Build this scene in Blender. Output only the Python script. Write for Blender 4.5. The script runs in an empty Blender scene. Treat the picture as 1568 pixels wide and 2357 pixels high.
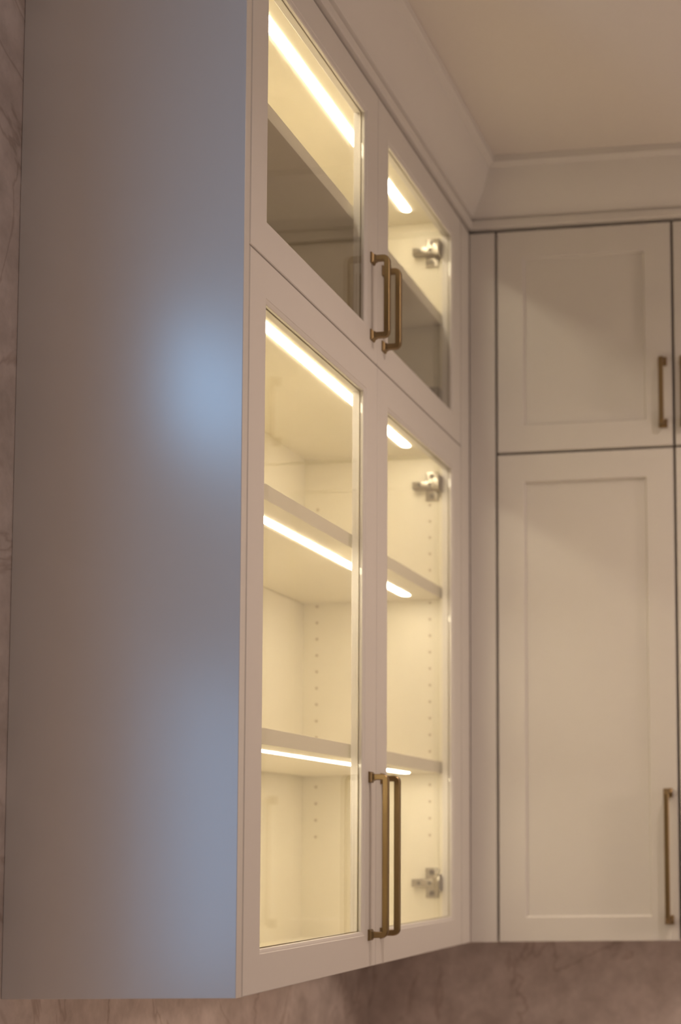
import bpy, bmesh, math
from mathutils import Matrix, Vector
S = bpy.context.scene
C = bpy.context.collection
ZB = 1.40                       # height of the cabinets' underside above the floor
L = 1.1208                      # glass cabinet's run, from its end panel to the inside corner
H = 1.462                       # cabinet height up to the crown moulding
XW = -0.316                     # stone wall behind the glass cabinet
YW = 1.431                      # stone wall behind the far cabinet
ZC = 1.588                      # ceiling above the cabinets' underside

# ------------------------------------------------------------------ camera
cd = bpy.data.cameras.new('camera'); cam = bpy.data.objects.new('camera', cd); C.objects.link(cam)
R = ((0.99286894, 0.1183085, -0.01464138), (-0.02462357, 0.08335834, -0.99621537), (-0.11664027, 0.98947182, 0.08567709))
m = Matrix.Identity(4)
for i in range(3):
    m[i][0] = R[0][i]; m[i][1] = -R[1][i]; m[i][2] = -R[2][i]
m[0][3], m[1][3], m[2][3] = 0.8080, -1.8603, 0.1818 + ZB
cam.matrix_world = m
cd.sensor_fit = 'HORIZONTAL'; cd.sensor_width = 36
cd.lens = 3500 * 36 / 1568
cd.shift_x = (784 - 1599.835) / 1568
cd.shift_y = (1649.355 - 1178.5) / 1568
cd.clip_start = 0.05
cd.dof.use_dof = True; cd.dof.focus_distance = 2.15; cd.dof.aperture_fstop = 4.8
S.camera = cam
# ------------------------------------------------------------------ world and room light
S.view_settings.view_transform = 'Standard'; S.view_settings.look = 'None'
S.view_settings.exposure = 0.08; S.view_settings.gamma = 1
w = bpy.data.worlds.new('world'); S.world = w; w.use_nodes = True
w.node_tree.nodes['Background'].inputs[0].default_value = (1.0, 0.80, 0.66, 1)
w.node_tree.nodes['Background'].inputs[1].default_value = 0.13

def area(name, loc, target, sx, sy, power, col):
    d = bpy.data.lights.new(name, 'AREA'); d.shape = 'RECTANGLE'; d.size = sx; d.size_y = sy
    d.energy = power; d.color = col
    o = bpy.data.objects.new(name, d); C.objects.link(o); o.location = Vector(loc) + Vector((0, 0, ZB))
    o.rotation_euler = (Vector(target) - Vector(loc)).to_track_quat('-Z', 'Y').to_euler(); return o
def bulb(name, loc, r, power, col):
    d = bpy.data.lights.new(name, 'POINT'); d.shadow_soft_size = r; d.energy = power; d.color = col
    o = bpy.data.objects.new(name, d); C.objects.link(o); o.location = Vector(loc) + Vector((0, 0, ZB)); return o
def downlight(loc, power, col, deg=150, blend=1.0, r=0.05):
    d = bpy.data.lights.new('downlight', 'SPOT'); d.spot_size = math.radians(deg); d.spot_blend = blend
    d.shadow_soft_size = r; d.energy = power; d.color = col
    o = bpy.data.objects.new('downlight', d); C.objects.link(o); o.location = Vector(loc) + Vector((0, 0, ZB)); return o
downlight((0.85, 0.35, ZC - 0.03), 26, (1.0, 0.77, 0.62))
bulb('fill_light', (2.3, 0.55, 0.50), 0.12, 26, (1.0, 0.76, 0.60))  # added fill, no known lamp: lifts crown, ceiling, door fronts and stone
bulb('fill_light', (1.0, -0.95, 0.60), 0.10, 2.9, (1.0, 0.76, 0.60))  # added fill, no known lamp: brightens the end panel at mid-height
area('window_daylight', (XW - 0.075, -0.73, 1.02), (0.3, -0.73, 1.02), 0.32, 0.20, 2.7, (0.30, 0.60, 1.0))   # upper light: open sky
area('window_daylight', (XW - 0.075, -0.80, 0.22), (0.3, -0.80, 0.22), 0.30, 0.56, 2.7, (0.28, 0.58, 1.0))   # lower light: garden in shade

# ------------------------------------------------------------------ materials
def mat(name, col, rough=0.5, metal=0.0, spec=0.5, noise=None, coat=0):
    M = bpy.data.materials.new(name); M.use_nodes = True; nt = M.node_tree; b = nt.nodes['Principled BSDF']
    b.inputs['Base Color'].default_value = (*col, 1); b.inputs['Roughness'].default_value = rough
    b.inputs['Metallic'].default_value = metal; b.inputs['Specular IOR Level'].default_value = spec
    if coat: b.inputs['Coat Weight'].default_value = coat
    tc = nt.nodes.new('ShaderNodeTexCoord')
    n = nt.nodes.new('ShaderNodeTexNoise'); n.inputs['Scale'].default_value = (noise or (60, 0, 0))[0]
    nt.links.new(tc.outputs['Object'], n.inputs['Vector'])
    if noise:
        mx = nt.nodes.new('ShaderNodeMix'); mx.data_type = 'RGBA'
        mx.inputs['A'].default_value = (*[c * (1 - noise[1]) for c in col], 1)
        mx.inputs['B'].default_value = (*[min(1, c * (1 + noise[1])) for c in col], 1)
        nt.links.new(n.outputs['Fac'], mx.inputs['Factor']); nt.links.new(mx.outputs['Result'], b.inputs['Base Color'])
        bp = nt.nodes.new('ShaderNodeBump'); bp.inputs['Strength'].default_value = noise[2]; bp.inputs['Distance'].default_value = 0.001
        nt.links.new(n.outputs['Fac'], bp.inputs['Height']); nt.links.new(bp.outputs['Normal'], b.inputs['Normal'])
    return M
PAINT = mat('satin_white_paint', (0.76, 0.73, 0.70), 0.42, noise=(35, 0.01, 0.02))
PANEL = mat('lacquered_end_panel', (0.74, 0.71, 0.68), 0.30, spec=0.9, noise=(35, 0.01, 0.01), coat=1.0)
PANEL.node_tree.nodes['Principled BSDF'].inputs['Coat Roughness'].default_value = 0.28
INSIDE = mat('cabinet_interior', (0.85, 0.80, 0.67), 0.45, noise=(40, 0.015, 0.02))
CEIL = mat('ceiling_paint', (0.76, 0.71, 0.66), 0.9, noise=(90, 0.01, 0.05))
BRASS = mat('antique_brass', (0.29, 0.205, 0.105), 0.38, 1.0, noise=(220, 0.06, 0.03))
NICKEL = mat('nickel', (0.34, 0.31, 0.26), 0.32, 1.0)
FLOOR = mat('oak_floor', (0.36, 0.25, 0.16), 0.5, noise=(8, 0.25, 0.05))
HOLE = mat('shelf_pin_hole_shade', (0.45, 0.36, 0.24), 0.6)  # darker discs stand in for the shade inside the pin holes
SCREW = mat('screw_head', (0.07, 0.06, 0.045), 0.4, 0.6)
EDGE_LINE = mat('glass_edge_dark', (0.16, 0.12, 0.05), 0.6)  # dark ring added to draw the line where glass meets frame
DARK = mat('dark_cabinet_box', (0.30, 0.25, 0.19), 0.7)  # whole box is dark; it shows through the door gaps

def stone():
    M = bpy.data.materials.new('quartzite'); M.use_nodes = True; nt = M.node_tree; b = nt.nodes['Principled BSDF']
    tc = nt.nodes.new('ShaderNodeTexCoord')
    def N(t, **k):
        n = nt.nodes.new(t)
        for a, v in k.items(): n.inputs[a].default_value = v
        return n
    n0 = N('ShaderNodeTexNoise', Scale=3.0, Detail=6.0, Roughness=0.6, Distortion=0.6)
    nt.links.new(tc.outputs['Object'], n0.inputs['Vector'])
    r0 = nt.nodes.new('ShaderNodeValToRGB')
    e = r0.color_ramp.elements; e[0].position = 0.32; e[0].color = (0.76, 0.65, 0.61, 1); e[1].position = 0.68; e[1].color = (0.96, 0.86, 0.82, 1)
    nt.links.new(n0.outputs['Fac'], r0.inputs['Fac'])
    n1 = N('ShaderNodeTexNoise', Scale=14.0, Detail=8.0, Roughness=0.62, Distortion=0.1)
    nt.links.new(tc.outputs['Object'], n1.inputs['Vector'])
    r1 = nt.nodes.new('ShaderNodeValToRGB')
    e = r1.color_ramp.elements; e[0].position = 0.30; e[0].color = (0.72, 0.70, 0.68, 1); e[1].position = 0.62; e[1].color = (1.06, 1.05, 1.05, 1)
    nt.links.new(n1.outputs['Fac'], r1.inputs['Fac'])
    m1 = nt.nodes.new('ShaderNodeMix'); m1.data_type = 'RGBA'; m1.blend_type = 'MULTIPLY'; m1.inputs['Factor'].default_value = 1
    nt.links.new(r0.outputs['Color'], m1.inputs['A']); nt.links.new(r1.outputs['Color'], m1.inputs['B'])
    # thin dark veins where a distorted noise crosses its middle value
    n2 = N('ShaderNodeTexNoise', Scale=2.2, Detail=5.0, Roughness=0.55, Distortion=1.6)
    nt.links.new(tc.outputs['Object'], n2.inputs['Vector'])
    r2 = nt.nodes.new('ShaderNodeValToRGB')
    e = r2.color_ramp.elements; e[0].position = 0.485; e[0].color = (1, 1, 1, 1); e[1].position = 0.515; e[1].color = (1, 1, 1, 1)
    k = r2.color_ramp.elements.new(0.5); k.color = (0.55, 0.47, 0.42, 1)
    nt.links.new(n2.outputs['Fac'], r2.inputs['Fac'])
    m2 = nt.nodes.new('ShaderNodeMix'); m2.data_type = 'RGBA'; m2.blend_type = 'MULTIPLY'; m2.inputs['Factor'].default_value = 0.5
    nt.links.new(m1.outputs['Result'], m2.inputs['A']); nt.links.new(r2.outputs['Color'], m2.inputs['B'])
    nt.links.new(m2.outputs['Result'], b.inputs['Base Color'])
    b.inputs['Roughness'].default_value = 0.45
    return M
STONE = stone()

def glass():
    M = bpy.data.materials.new('clear_glass'); M.use_nodes = True; nt = M.node_tree; nt.nodes.clear()
    out = nt.nodes.new('ShaderNodeOutputMaterial'); mx = nt.nodes.new('ShaderNodeMixShader')
    t = nt.nodes.new('ShaderNodeBsdfTransparent'); t.inputs[0].default_value = (0.985, 0.985, 0.97, 1)
    g = nt.nodes.new('ShaderNodeBsdfGlossy'); g.inputs['Roughness'].default_value = 0.0; g.inputs['Color'].default_value = (1, 1, 1, 1)
    f = nt.nodes.new('ShaderNodeFresnel'); f.inputs['IOR'].default_value = 1.5
    ge = nt.nodes.new('ShaderNodeNewGeometry'); mr = nt.nodes.new('ShaderNodeMapRange')   # same index of refraction on both faces of the thin pane
    mr.inputs['To Min'].default_value = 1.5; mr.inputs['To Max'].default_value = 1 / 1.5
    nt.links.new(ge.outputs['Backfacing'], mr.inputs['Value']); nt.links.new(mr.outputs[0], f.inputs['IOR'])
    nt.links.new(f.outputs[0], mx.inputs[0]); nt.links.new(t.outputs[0], mx.inputs[1]); nt.links.new(g.outputs[0], mx.inputs[2])
    nt.links.new(mx.outputs[0], out.inputs[0]); return M
GLASS = glass()
def glow(name, col, s):
    M = bpy.data.materials.new(name); M.use_nodes = True; nt = M.node_tree; nt.nodes.clear()
    out = nt.nodes.new('ShaderNodeOutputMaterial'); e = nt.nodes.new('ShaderNodeEmission')
    e.inputs[0].default_value = (*col, 1); e.inputs[1].default_value = s; nt.links.new(e.outputs[0], out.inputs[0]); return M
LED = glow('led_diffuser', (1.0, 0.86, 0.63), 30.0)

# ------------------------------------------------------------------ helpers
def box(bm, x0, x1, y0, y1, z0, z1, bev=0.0):
    n = bmesh.new()
    vs = [n.verts.new((x, y, z)) for x in (x0, x1) for y in (y0, y1) for z in (z0, z1)]
    for f in ((0, 1, 3, 2), (4, 6, 7, 5), (0, 4, 5, 1), (2, 3, 7, 6), (0, 2, 6, 4), (1, 5, 7, 3)):
        n.faces.new([vs[i] for i in f])
    if bev: bmesh.ops.bevel(n, geom=n.edges[:] + n.verts[:], offset=bev, segments=2, profile=0.6, affect='EDGES')
    me = bpy.data.meshes.new('t'); n.to_mesh(me); n.free(); bm.from_mesh(me); bpy.data.meshes.remove(me)
def cyl(bm, p0, p1, r0, r1=None, seg=20):
    p0, p1 = Vector(p0), Vector(p1); d = p1 - p0
    M = Matrix.Translation((p0 + p1) / 2) @ d.to_track_quat('Z', 'Y').to_matrix().to_4x4()
    bmesh.ops.create_cone(bm, cap_ends=True, segments=seg, radius1=r0, radius2=r0 if r1 is None else r1, depth=d.length, matrix=M)
def obj(name, bm, m, parent=None, loc=None, smooth=False, label=None):
    """links bm (given in cabinet coordinates) as one mesh whose origin is loc (cabinet coordinates)"""
    bmesh.ops.recalc_face_normals(bm, faces=bm.faces)
    if loc is None:
        xs = [v.co for v in bm.verts]; loc = Vector(((min(v.x for v in xs) + max(v.x for v in xs)) / 2, (min(v.y for v in xs) + max(v.y for v in xs)) / 2, min(v.z for v in xs)))
    loc = Vector(loc)
    for v in bm.verts: v.co -= loc
    me = bpy.data.meshes.new(name); bm.to_mesh(me); bm.free()
    for mm in (m if isinstance(m, (list, tuple)) else [m]): me.materials.append(mm)
    if smooth:
        me.polygons.foreach_set('use_smooth', [True] * len(me.polygons)); me.set_sharp_from_angle(angle=math.radians(40))
    o = bpy.data.objects.new(name, me); C.objects.link(o)
    wl = loc + Vector((0, 0, ZB)); o['wl'] = wl[:]
    if parent is None: o.location = wl
    else:
        o.parent = parent; o.location = wl - Vector(parent['wl'])
    if label: o['label'] = label
    return o
def bx(name, m, parent, *a, bev=0.0006, label=None):
    bm = bmesh.new(); box(bm, *a, bev=bev); return obj(name, bm, m, parent, label=label)
def thing(name, loc, label, cat, group=None):
    o = bpy.data.objects.new(name, None); C.objects.link(o); wl = Vector(loc) + Vector((0, 0, ZB)); o.location = wl; o['wl'] = wl[:]
    o['label'] = label; o['category'] = cat; o.empty_display_size = 0.1
    if group: o['group'] = group
    return o
def struct(name, bm, m, smooth=False, loc=None):
    o = obj(name, bm, m, smooth=smooth, loc=loc); o['kind'] = 'structure'; return o

# ------------------------------------------------------------------ the room
X1, Y0 = 3.6, -4.2; XE_ROOM = 2.4
WY0, WY1, WZ0, WZ1 = -1.07, -0.46, -0.18, 1.24      # window opening in the left wall
bm = bmesh.new(); box(bm, XW - 0.14, X1, Y0, YW + 0.14, -ZB - 0.1, -ZB); struct('floor', bm, FLOOR)
bm = bmesh.new(); box(bm, XW - 0.14, X1, Y0, YW + 0.14, ZC, ZC + 0.1); struct('ceiling', bm, CEIL)
bm = bmesh.new()
box(bm, XW - 0.14, XW, WY1, YW, -ZB, ZC); box(bm, XW - 0.14, XW, Y0, WY0, -ZB, ZC)
box(bm, XW - 0.14, XW, WY0, WY1, -ZB, WZ0); box(bm, XW - 0.14, XW, WY0, WY1, WZ1, ZC)
struct('wall_left', bm, STONE, loc=(XW, -1, -ZB))
bm = bmesh.new(); box(bm, XW - 0.14, X1, YW, YW + 0.14, -ZB, ZC); struct('wall_back', bm, STONE, loc=(1, YW, -ZB))
COUNTER = mat('pale_counter', (0.88, 0.83, 0.80), 0.3, noise=(12, 0.06, 0.02))
bm = bmesh.new(); box(bm, XW, 0.33, Y0 + 1.5, YW, -0.50, -0.46, .002); box(bm, 0.33, XE_ROOM, 0.79, YW, -0.50, -0.46, .002); struct('countertop', bm, COUNTER)  # unseen counter, added so light bounces up onto the stone
bm = bmesh.new(); box(bm, XW, 0.29, Y0 + 1.5, YW, -ZB + .10, -0.50); box(bm, 0.29, XE_ROOM, 0.83, YW, -ZB + .10, -0.50)
box(bm, XW, 0.22, Y0 + 1.5, YW, -ZB, -ZB + .10); box(bm, 0.22, XE_ROOM, 0.90, YW, -ZB, -ZB + .10); struct('base_units', bm, PAINT)
# window beside the end panel
bm = bmesh.new(); fx0, fx1 = XW - 0.10, XW - 0.04
t = 0.045
box(bm, fx0, fx1, WY0, WY0 + t, WZ0, WZ1, 0.002); box(bm, fx0, fx1, WY1 - t, WY1, WZ0, WZ1, 0.002)
box(bm, fx0, fx1, WY0 + t, WY1 - t, WZ0, WZ0 + t, 0.002); box(bm, fx0, fx1, WY0 + t, WY1 - t, WZ1 - t, WZ1, 0.002)
win = struct('window_1', bm, PAINT)
bx('meeting_rail', PAINT, win, fx0 + .005, fx1 + .01, WY0 + t, WY1 - t, 0.58, 0.84, bev=.002)
bx('window_pane', GLASS, win, fx0 + .028, fx0 + .032, WY0 + t, WY1 - t, WZ0 + t, 0.58, bev=0)
bx('window_pane', GLASS, win, fx0 + .028, fx0 + .032, WY0 + t, WY1 - t, 0.84, WZ1 - t, bev=0)

# crown moulding: profile = (projection, height), swept along one cabinet front
PROF = [(-0.02, H), (0.007, H), (0.009, H + .002), (0.009, H + .016), (0.003, H + .018), (0.003, H + .021), (0.012, H + .024)]
for i in range(9):
    a = i / 8
    PROF.append((0.013 + 0.044 * a + 0.004 * math.sin(a * math.pi), H + .028 + 0.078 * a - 0.004 * math.sin(a * math.pi)))
PROF += [(0.064, H + .109), (0.070, H + .112), (0.070, ZC), (-0.02, ZC)]
def crown(name, left):
    bm = bmesh.new(); a = []; b = []
    for p, z in PROF:
        if left: a.append(bm.verts.new((p, -p, z))); b.append(bm.verts.new((p, L - p, z)))
        else: a.append(bm.verts.new((p, L - p, z))); b.append(bm.verts.new((X1, L - p, z)))
    n = len(PROF)
    for i in range(n):
        j = (i + 1) % n; bm.faces.new((a[i], b[i], b[j], a[j]))
    bm.faces.new(a); bm.faces.new(b); struct(name, bm, PAINT, smooth=True)
crown('trim_1', True); crown('trim_2', False)
# return of the crown over the end panel, back to the wall
bm = bmesh.new(); a = []; b = []
for p, z in PROF: a.append(bm.verts.new((XW, -p, z))); b.append(bm.verts.new((p, -p, z)))
n = len(PROF)
for i in range(n): bm.faces.new((a[i], b[i], b[(i + 1) % n], a[(i + 1) % n]))
bm.faces.new(a); bm.faces.new(b); struct('trim_3', bm, PAINT, smooth=True)

# ------------------------------------------------------------------ cabinet hardware
def rings(bm, R_):
    """R_: list of (list of four points); bridges consecutive rings"""
    vs = [[bm.verts.new(p) for p in r] for r in R_]
    for r0, r1 in zip(vs, vs[1:]):
        for i in range(4):
            bm.faces.new((r0[i], r0[(i + 1) % 4], r1[(i + 1) % 4], r1[i]))
    return vs
def rect(u0, u1, v0, v1, d, side):
    """rectangle in a front: side 'L' lies in x=d (u = y), side 'R' in y=L-d (u = x)"""
    pts = ((u0, v0), (u1, v0), (u1, v1), (u0, v1))
    return [(d, u, v) if side == 'L' else (u, L - d, v) for u, v in pts]
def glass_frame(u0, u1, v0, v1, wl, wr, wb, wt):
    bm = bmesh.new(); T = -0.022
    a0, a1, b0, b1 = u0 + wl, u1 - wr, v0 + wb, v1 - wt
    r = lambda e, d: rect(u0 + e, u1 - e, v0 + e, v1 - e, d, 'L')
    q = lambda e, d: rect(a0 - e, a1 + e, b0 - e, b1 + e, d, 'L')
    seq = [r(0, T), r(0, -.0012), r(.0012, 0), q(.0065, 0), q(.0055, -.0010), q(.0035, -.0016), q(.0008, -.0028), q(0, -.0042), q(0, T + .001), q(.001, T), r(0, T)]
    rings(bm, seq); bmesh.ops.remove_doubles(bm, verts=bm.verts, dist=1e-6)
    return bm, (a0, a1, b0, b1)
def solid_frame(u0, u1, v0, v1, wl, wr, wb, wt):
    bm = bmesh.new(); T = -0.022
    a0, a1, b0, b1 = u0 + wl, u1 - wr, v0 + wb, v1 - wt
    r = lambda e, d: rect(u0 + e, u1 - e, v0 + e, v1 - e, d, 'R')
    q = lambda e, d: rect(a0 - e, a1 + e, b0 - e, b1 + e, d, 'R')
    rings(bm, [r(0, T), r(0, -.0012), r(.0012, 0), q(.0035, 0), q(.0028, -.001), q(0, -.0075), q(0, T), r(0, T)])
    bmesh.ops.remove_doubles(bm, verts=bm.verts, dist=1e-6)
    return bm, (a0, a1, b0, b1)
def handle(parent, side, u, z0, z1, label=None):
    """square bar pull standing on a front; local (out, across, up)"""
    P = 0.0265; h = 0.0048
    bm = bmesh.new()
    # bent square bar: two legs and the grip as one swept tube with tight rounded corners
    path = [(0.003, z1)]
    rad = 0.006
    for k in range(6):
        a = k / 5 * math.pi / 2; path.append((P - rad + rad * math.sin(a), z1 - rad + rad * math.cos(a)))
    for k in range(6):
        a = k / 5 * math.pi / 2; path.append((P - rad + rad * math.cos(a), z0 + rad - rad * math.sin(a)))
    path.append((0.003, z0))
    secs = []
    for i, (o_, z_) in enumerate(path):
        p = path[max(i - 1, 0)]; q = path[min(i + 1, len(path) - 1)]
        tx, tz = q[0] - p[0], q[1] - p[1]; l_ = math.hypot(tx, tz); nx, nz = tz / l_, -tx / l_   # in-plane normal
        c = 0.0012; sec = []
        for s1, s2 in ((h, h - c), (h - c, h), (-h + c, h), (-h, h - c), (-h, -h + c), (-h + c, -h), (h - c, -h), (h, -h + c)):
            sec.append(bm.verts.new((o_ + nx * s1, s2, z_ + nz * s1)))
        secs.append(sec)
    for s0, s1 in zip(secs, secs[1:]):
        for i in range(8): bm.faces.new((s0[i], s0[(i + 1) % 8], s1[(i + 1) % 8], s1[i]))
    bm.faces.new(secs[0]); bm.faces.new(secs[-1])
    for z_ in (z0, z1):                                                 # flared square feet
        prof = [(0.0, .0088), (.0022, .0088), (.0034, .0078), (.0052, .0058), (.0085, .0050)]
        rg = [[bm.verts.new((o_, a * s, z_ + b * s)) for a, b in ((-1, -1), (1, -1), (1, 1), (-1, 1))] for o_, s in prof]
        for r0, r1 in zip(rg, rg[1:]):
            for i in range(4): bm.faces.new((r0[i], r0[(i + 1) % 4], r1[(i + 1) % 4], r1[i]))
        bm.faces.new(rg[0]); bm.faces.new(rg[-1])
    for v in bm.verts:
        o_, a, z_ = v.co
        v.co = (o_, u + a, z_) if side == 'L' else (u + a, L - o_, z_)
    return obj('handle', bm, BRASS, parent, smooth=False, label=label)
def hinge(parent, yw, s, z):
    """concealed hinge: cross plate on the side wall yw (s = +1 when it faces -y), arm and cup to the door"""
    bm = bmesh.new(); Y = lambda a, b: (min(yw - s * a, yw - s * b), max(yw - s * a, yw - s * b))
    box(bm, -.060, -.034, *Y(0, .003), z - .029, z + .029, .0008)        # mounting plate, upright
    box(bm, -.084, -.028, *Y(.003, .016), z - .0075, z + .0075, .0015)   # arm
    box(bm, -.078, -.040, *Y(.016, .019), z - .005, z + .005, .001)
    box(bm, -.040, -.0235, *Y(.004, .024), z - .012, z + .012, .002)     # knuckle
    for zz in (z - .02, z + .02): cyl(bm, (-.047, yw - s * .002, zz), (-.047, yw - s * .0055, zz), .0048)
    nf = len(bm.faces)
    for xx in (-.047, -.068): cyl(bm, (xx, yw - s * .017, z), (xx, yw - s * .0205, z), .0036)
    cyl(bm, (-.047, yw - s * .0055, z + .020), (-.047, yw - s * .0062, z + .020), .0030); cyl(bm, (-.047, yw - s * .0055, z - .020), (-.047, yw - s * .0062, z - .020), .0030)
    bm.faces.ensure_lookup_table()
    for f in bm.faces[nf:]: f.material_index = 1                         # dark screw heads
    cyl(bm, (-.0225, yw - s * .026, z), (-.0245, yw - s * .026, z), .0175)   # cup flange on the door's back
    return obj('hinge', bm, [NICKEL, SCREW], parent, smooth=True)

# ------------------------------------------------------------------ glass-fronted cabinet
XB = -0.310; XF = -0.0245; YA, YB = 0.0185, 1.0555; YI0, YI1 = 0.036, 1.016
gc = thing('glass_cabinet', (XW, 0, 0), 'tall white wall cabinet with four lit glass doors and glowing shelves', 'cabinet')
bx('end_panel', PANEL, gc, XW + .0005, 0.0, 0.0, YA - .0015, 0.0, H - .0005, bev=.001, label='plain flat end panel facing the camera')
bx('side_panel', INSIDE, gc, XB, XF, YA, YI0, 0, H - .002)
bx('side_panel', INSIDE, gc, XB, XF, YI1, YB, 0, H - .002)
bx('back_panel', INSIDE, gc, XW + .001, XB, YA, YB, 0, H - .002)
bx('bottom_panel', INSIDE, gc, XB, XF, YI0, YI1, 0.0, .020)
bx('middle_deck', INSIDE, gc, XB, XF, YI0, YI1, .967, 1.006)
bx('top_panel', INSIDE, gc, XB, XF, YI0, YI1, 1.440, H - .002)
bx('filler_strip', PAINT, gc, -.022, 0, 1.0585, L - .001, 0, H - .006, label='narrow filler beside the inside corner')
def led(parent, z):
    bm = bmesh.new(); pts = []; r = .0087; xc = -.0805
    for k in range(9): a = math.pi * k / 8; pts.append((xc + r * math.cos(a), .949 + r * math.sin(a)))
    for k in range(9): a = math.pi + math.pi * k / 8; pts.append((xc + r * math.cos(a), .090 + r * math.sin(a)))
    lo = [bm.verts.new((x, y, z - .0015)) for x, y in pts]; hi = [bm.verts.new((x, y, z)) for x, y in pts]
    bm.faces.new(lo); bm.faces.new(hi); n = len(pts)
    for i in range(n): bm.faces.new((lo[i], lo[(i + 1) % n], hi[(i + 1) % n], hi[i]))
    return obj('light_strip', bm, LED, parent)
led(gc, 1.440); led(gc, .967)
for zt in (.6970, .3550, 1.2475):
    s_ = bx('shelf', INSIDE, gc, XB + (.022 if zt > 1 else .002), -.027, YI0 + .001, YI1 - .001, zt - .0230, zt, bev=.001, label='unlit shelf in the upper compartment' if zt > 1 else None)  # upper shelf cut short at the back so light leaks below it
    if zt < 1: led(s_, zt - .0230)
bm = bmesh.new()
for yw, s in ((YI1, 1), (YI0, -1)):
    for xx in (-.052, -.282):
        z = .213
        while z < .87:
            if not any(abs(z - (t_ - .0115)) < .017 for t_ in (.697, .355)):
                cyl(bm, (xx, yw, z), (xx, yw - s * .0006, z), .0028, seg=10)
            z += .0325
h_ = obj('shelf_pin_holes', bm, HOLE, gc); h_['kind'] = 'stuff'
DY = ((.0195, .5390), (.5410, 1.0555))
for (v0, v1, wb, wt, hz) in ((0.0, .9890, .0565, .0590, (.050, .302)), (.9918, 1.4575, .0545, .0560, (1.032, 1.163))):
    for k, (u0, u1) in enumerate(DY):
        up = v0 > .5
        bm, (a0, a1, b0, b1) = glass_frame(u0, u1, v0, v1, 0.0600, 0.0585, wb, wt)
        d = obj('cabinet_door', bm, PAINT, gc)
        bx('glass_pane', GLASS, d, -.0084, -.0048, a0 + .0005, a1 - .0005, b0 + .0005, b1 - .0005, bev=0)
        bm = bmesh.new(); g = lambda e, x: rect(a0 + e, a1 - e, b0 + e, b1 - e, x, 'L')
        rings(bm, [g(.0002, -.0086), g(.0014, -.0086), g(.0014, -.0098), g(.0002, -.0098), g(.0002, -.0086)])
        bmesh.ops.remove_doubles(bm, verts=bm.verts, dist=1e-6); obj('glass_edge_line', bm, EDGE_LINE, d, label='thin dark line added around the glass')
        handle(d, 'L', .5105 if k == 0 else .5700, *hz)
        for z in ((.121, .900) if not up else (1.072, 1.375)): hinge(d, *((YI0, -1) if k == 0 else (YI1, 1)), z)

# ------------------------------------------------------------------ solid-door cabinet on the far wall
XE = 0.792
wc = thing('shaker_cabinet', (.03, YW, 0), 'white wall cabinet with solid recessed-panel doors beyond the inside corner', 'cabinet')
bx('filler_strip', PAINT, wc, .0008, .0540, L, L + .022, 0, H - .007, label='upright filler beside the inside corner')
bx('cabinet_box', DARK, wc, .0005, XE + .002, L + .024, YW - .001, .001, H - .001)
for (v0, v1, wb, wt, hz) in ((.0, .9850, .051, .060, (.041, .290)), (.9905, 1.4550, .0585, .060, (1.035, 1.163))):
    for k, (u0, u1) in enumerate(((.0590, .4200), (.4255, XE))):
        bm, (a0, a1, b0, b1) = solid_frame(u0, u1, v0, v1, .0575, .0575, wb, wt)
        d = obj('cabinet_door', bm, PAINT, wc)
        bx('door_panel', PAINT, d, a0 + .0002, a1 - .0002, L + .0075, L + .016, b0 + .0002, b1 - .0002, bev=0)
        handle(d, 'R', .4010 if k == 0 else .4450, *hz)

for o in bpy.data.objects:
    if 'wl' in o: del o['wl']
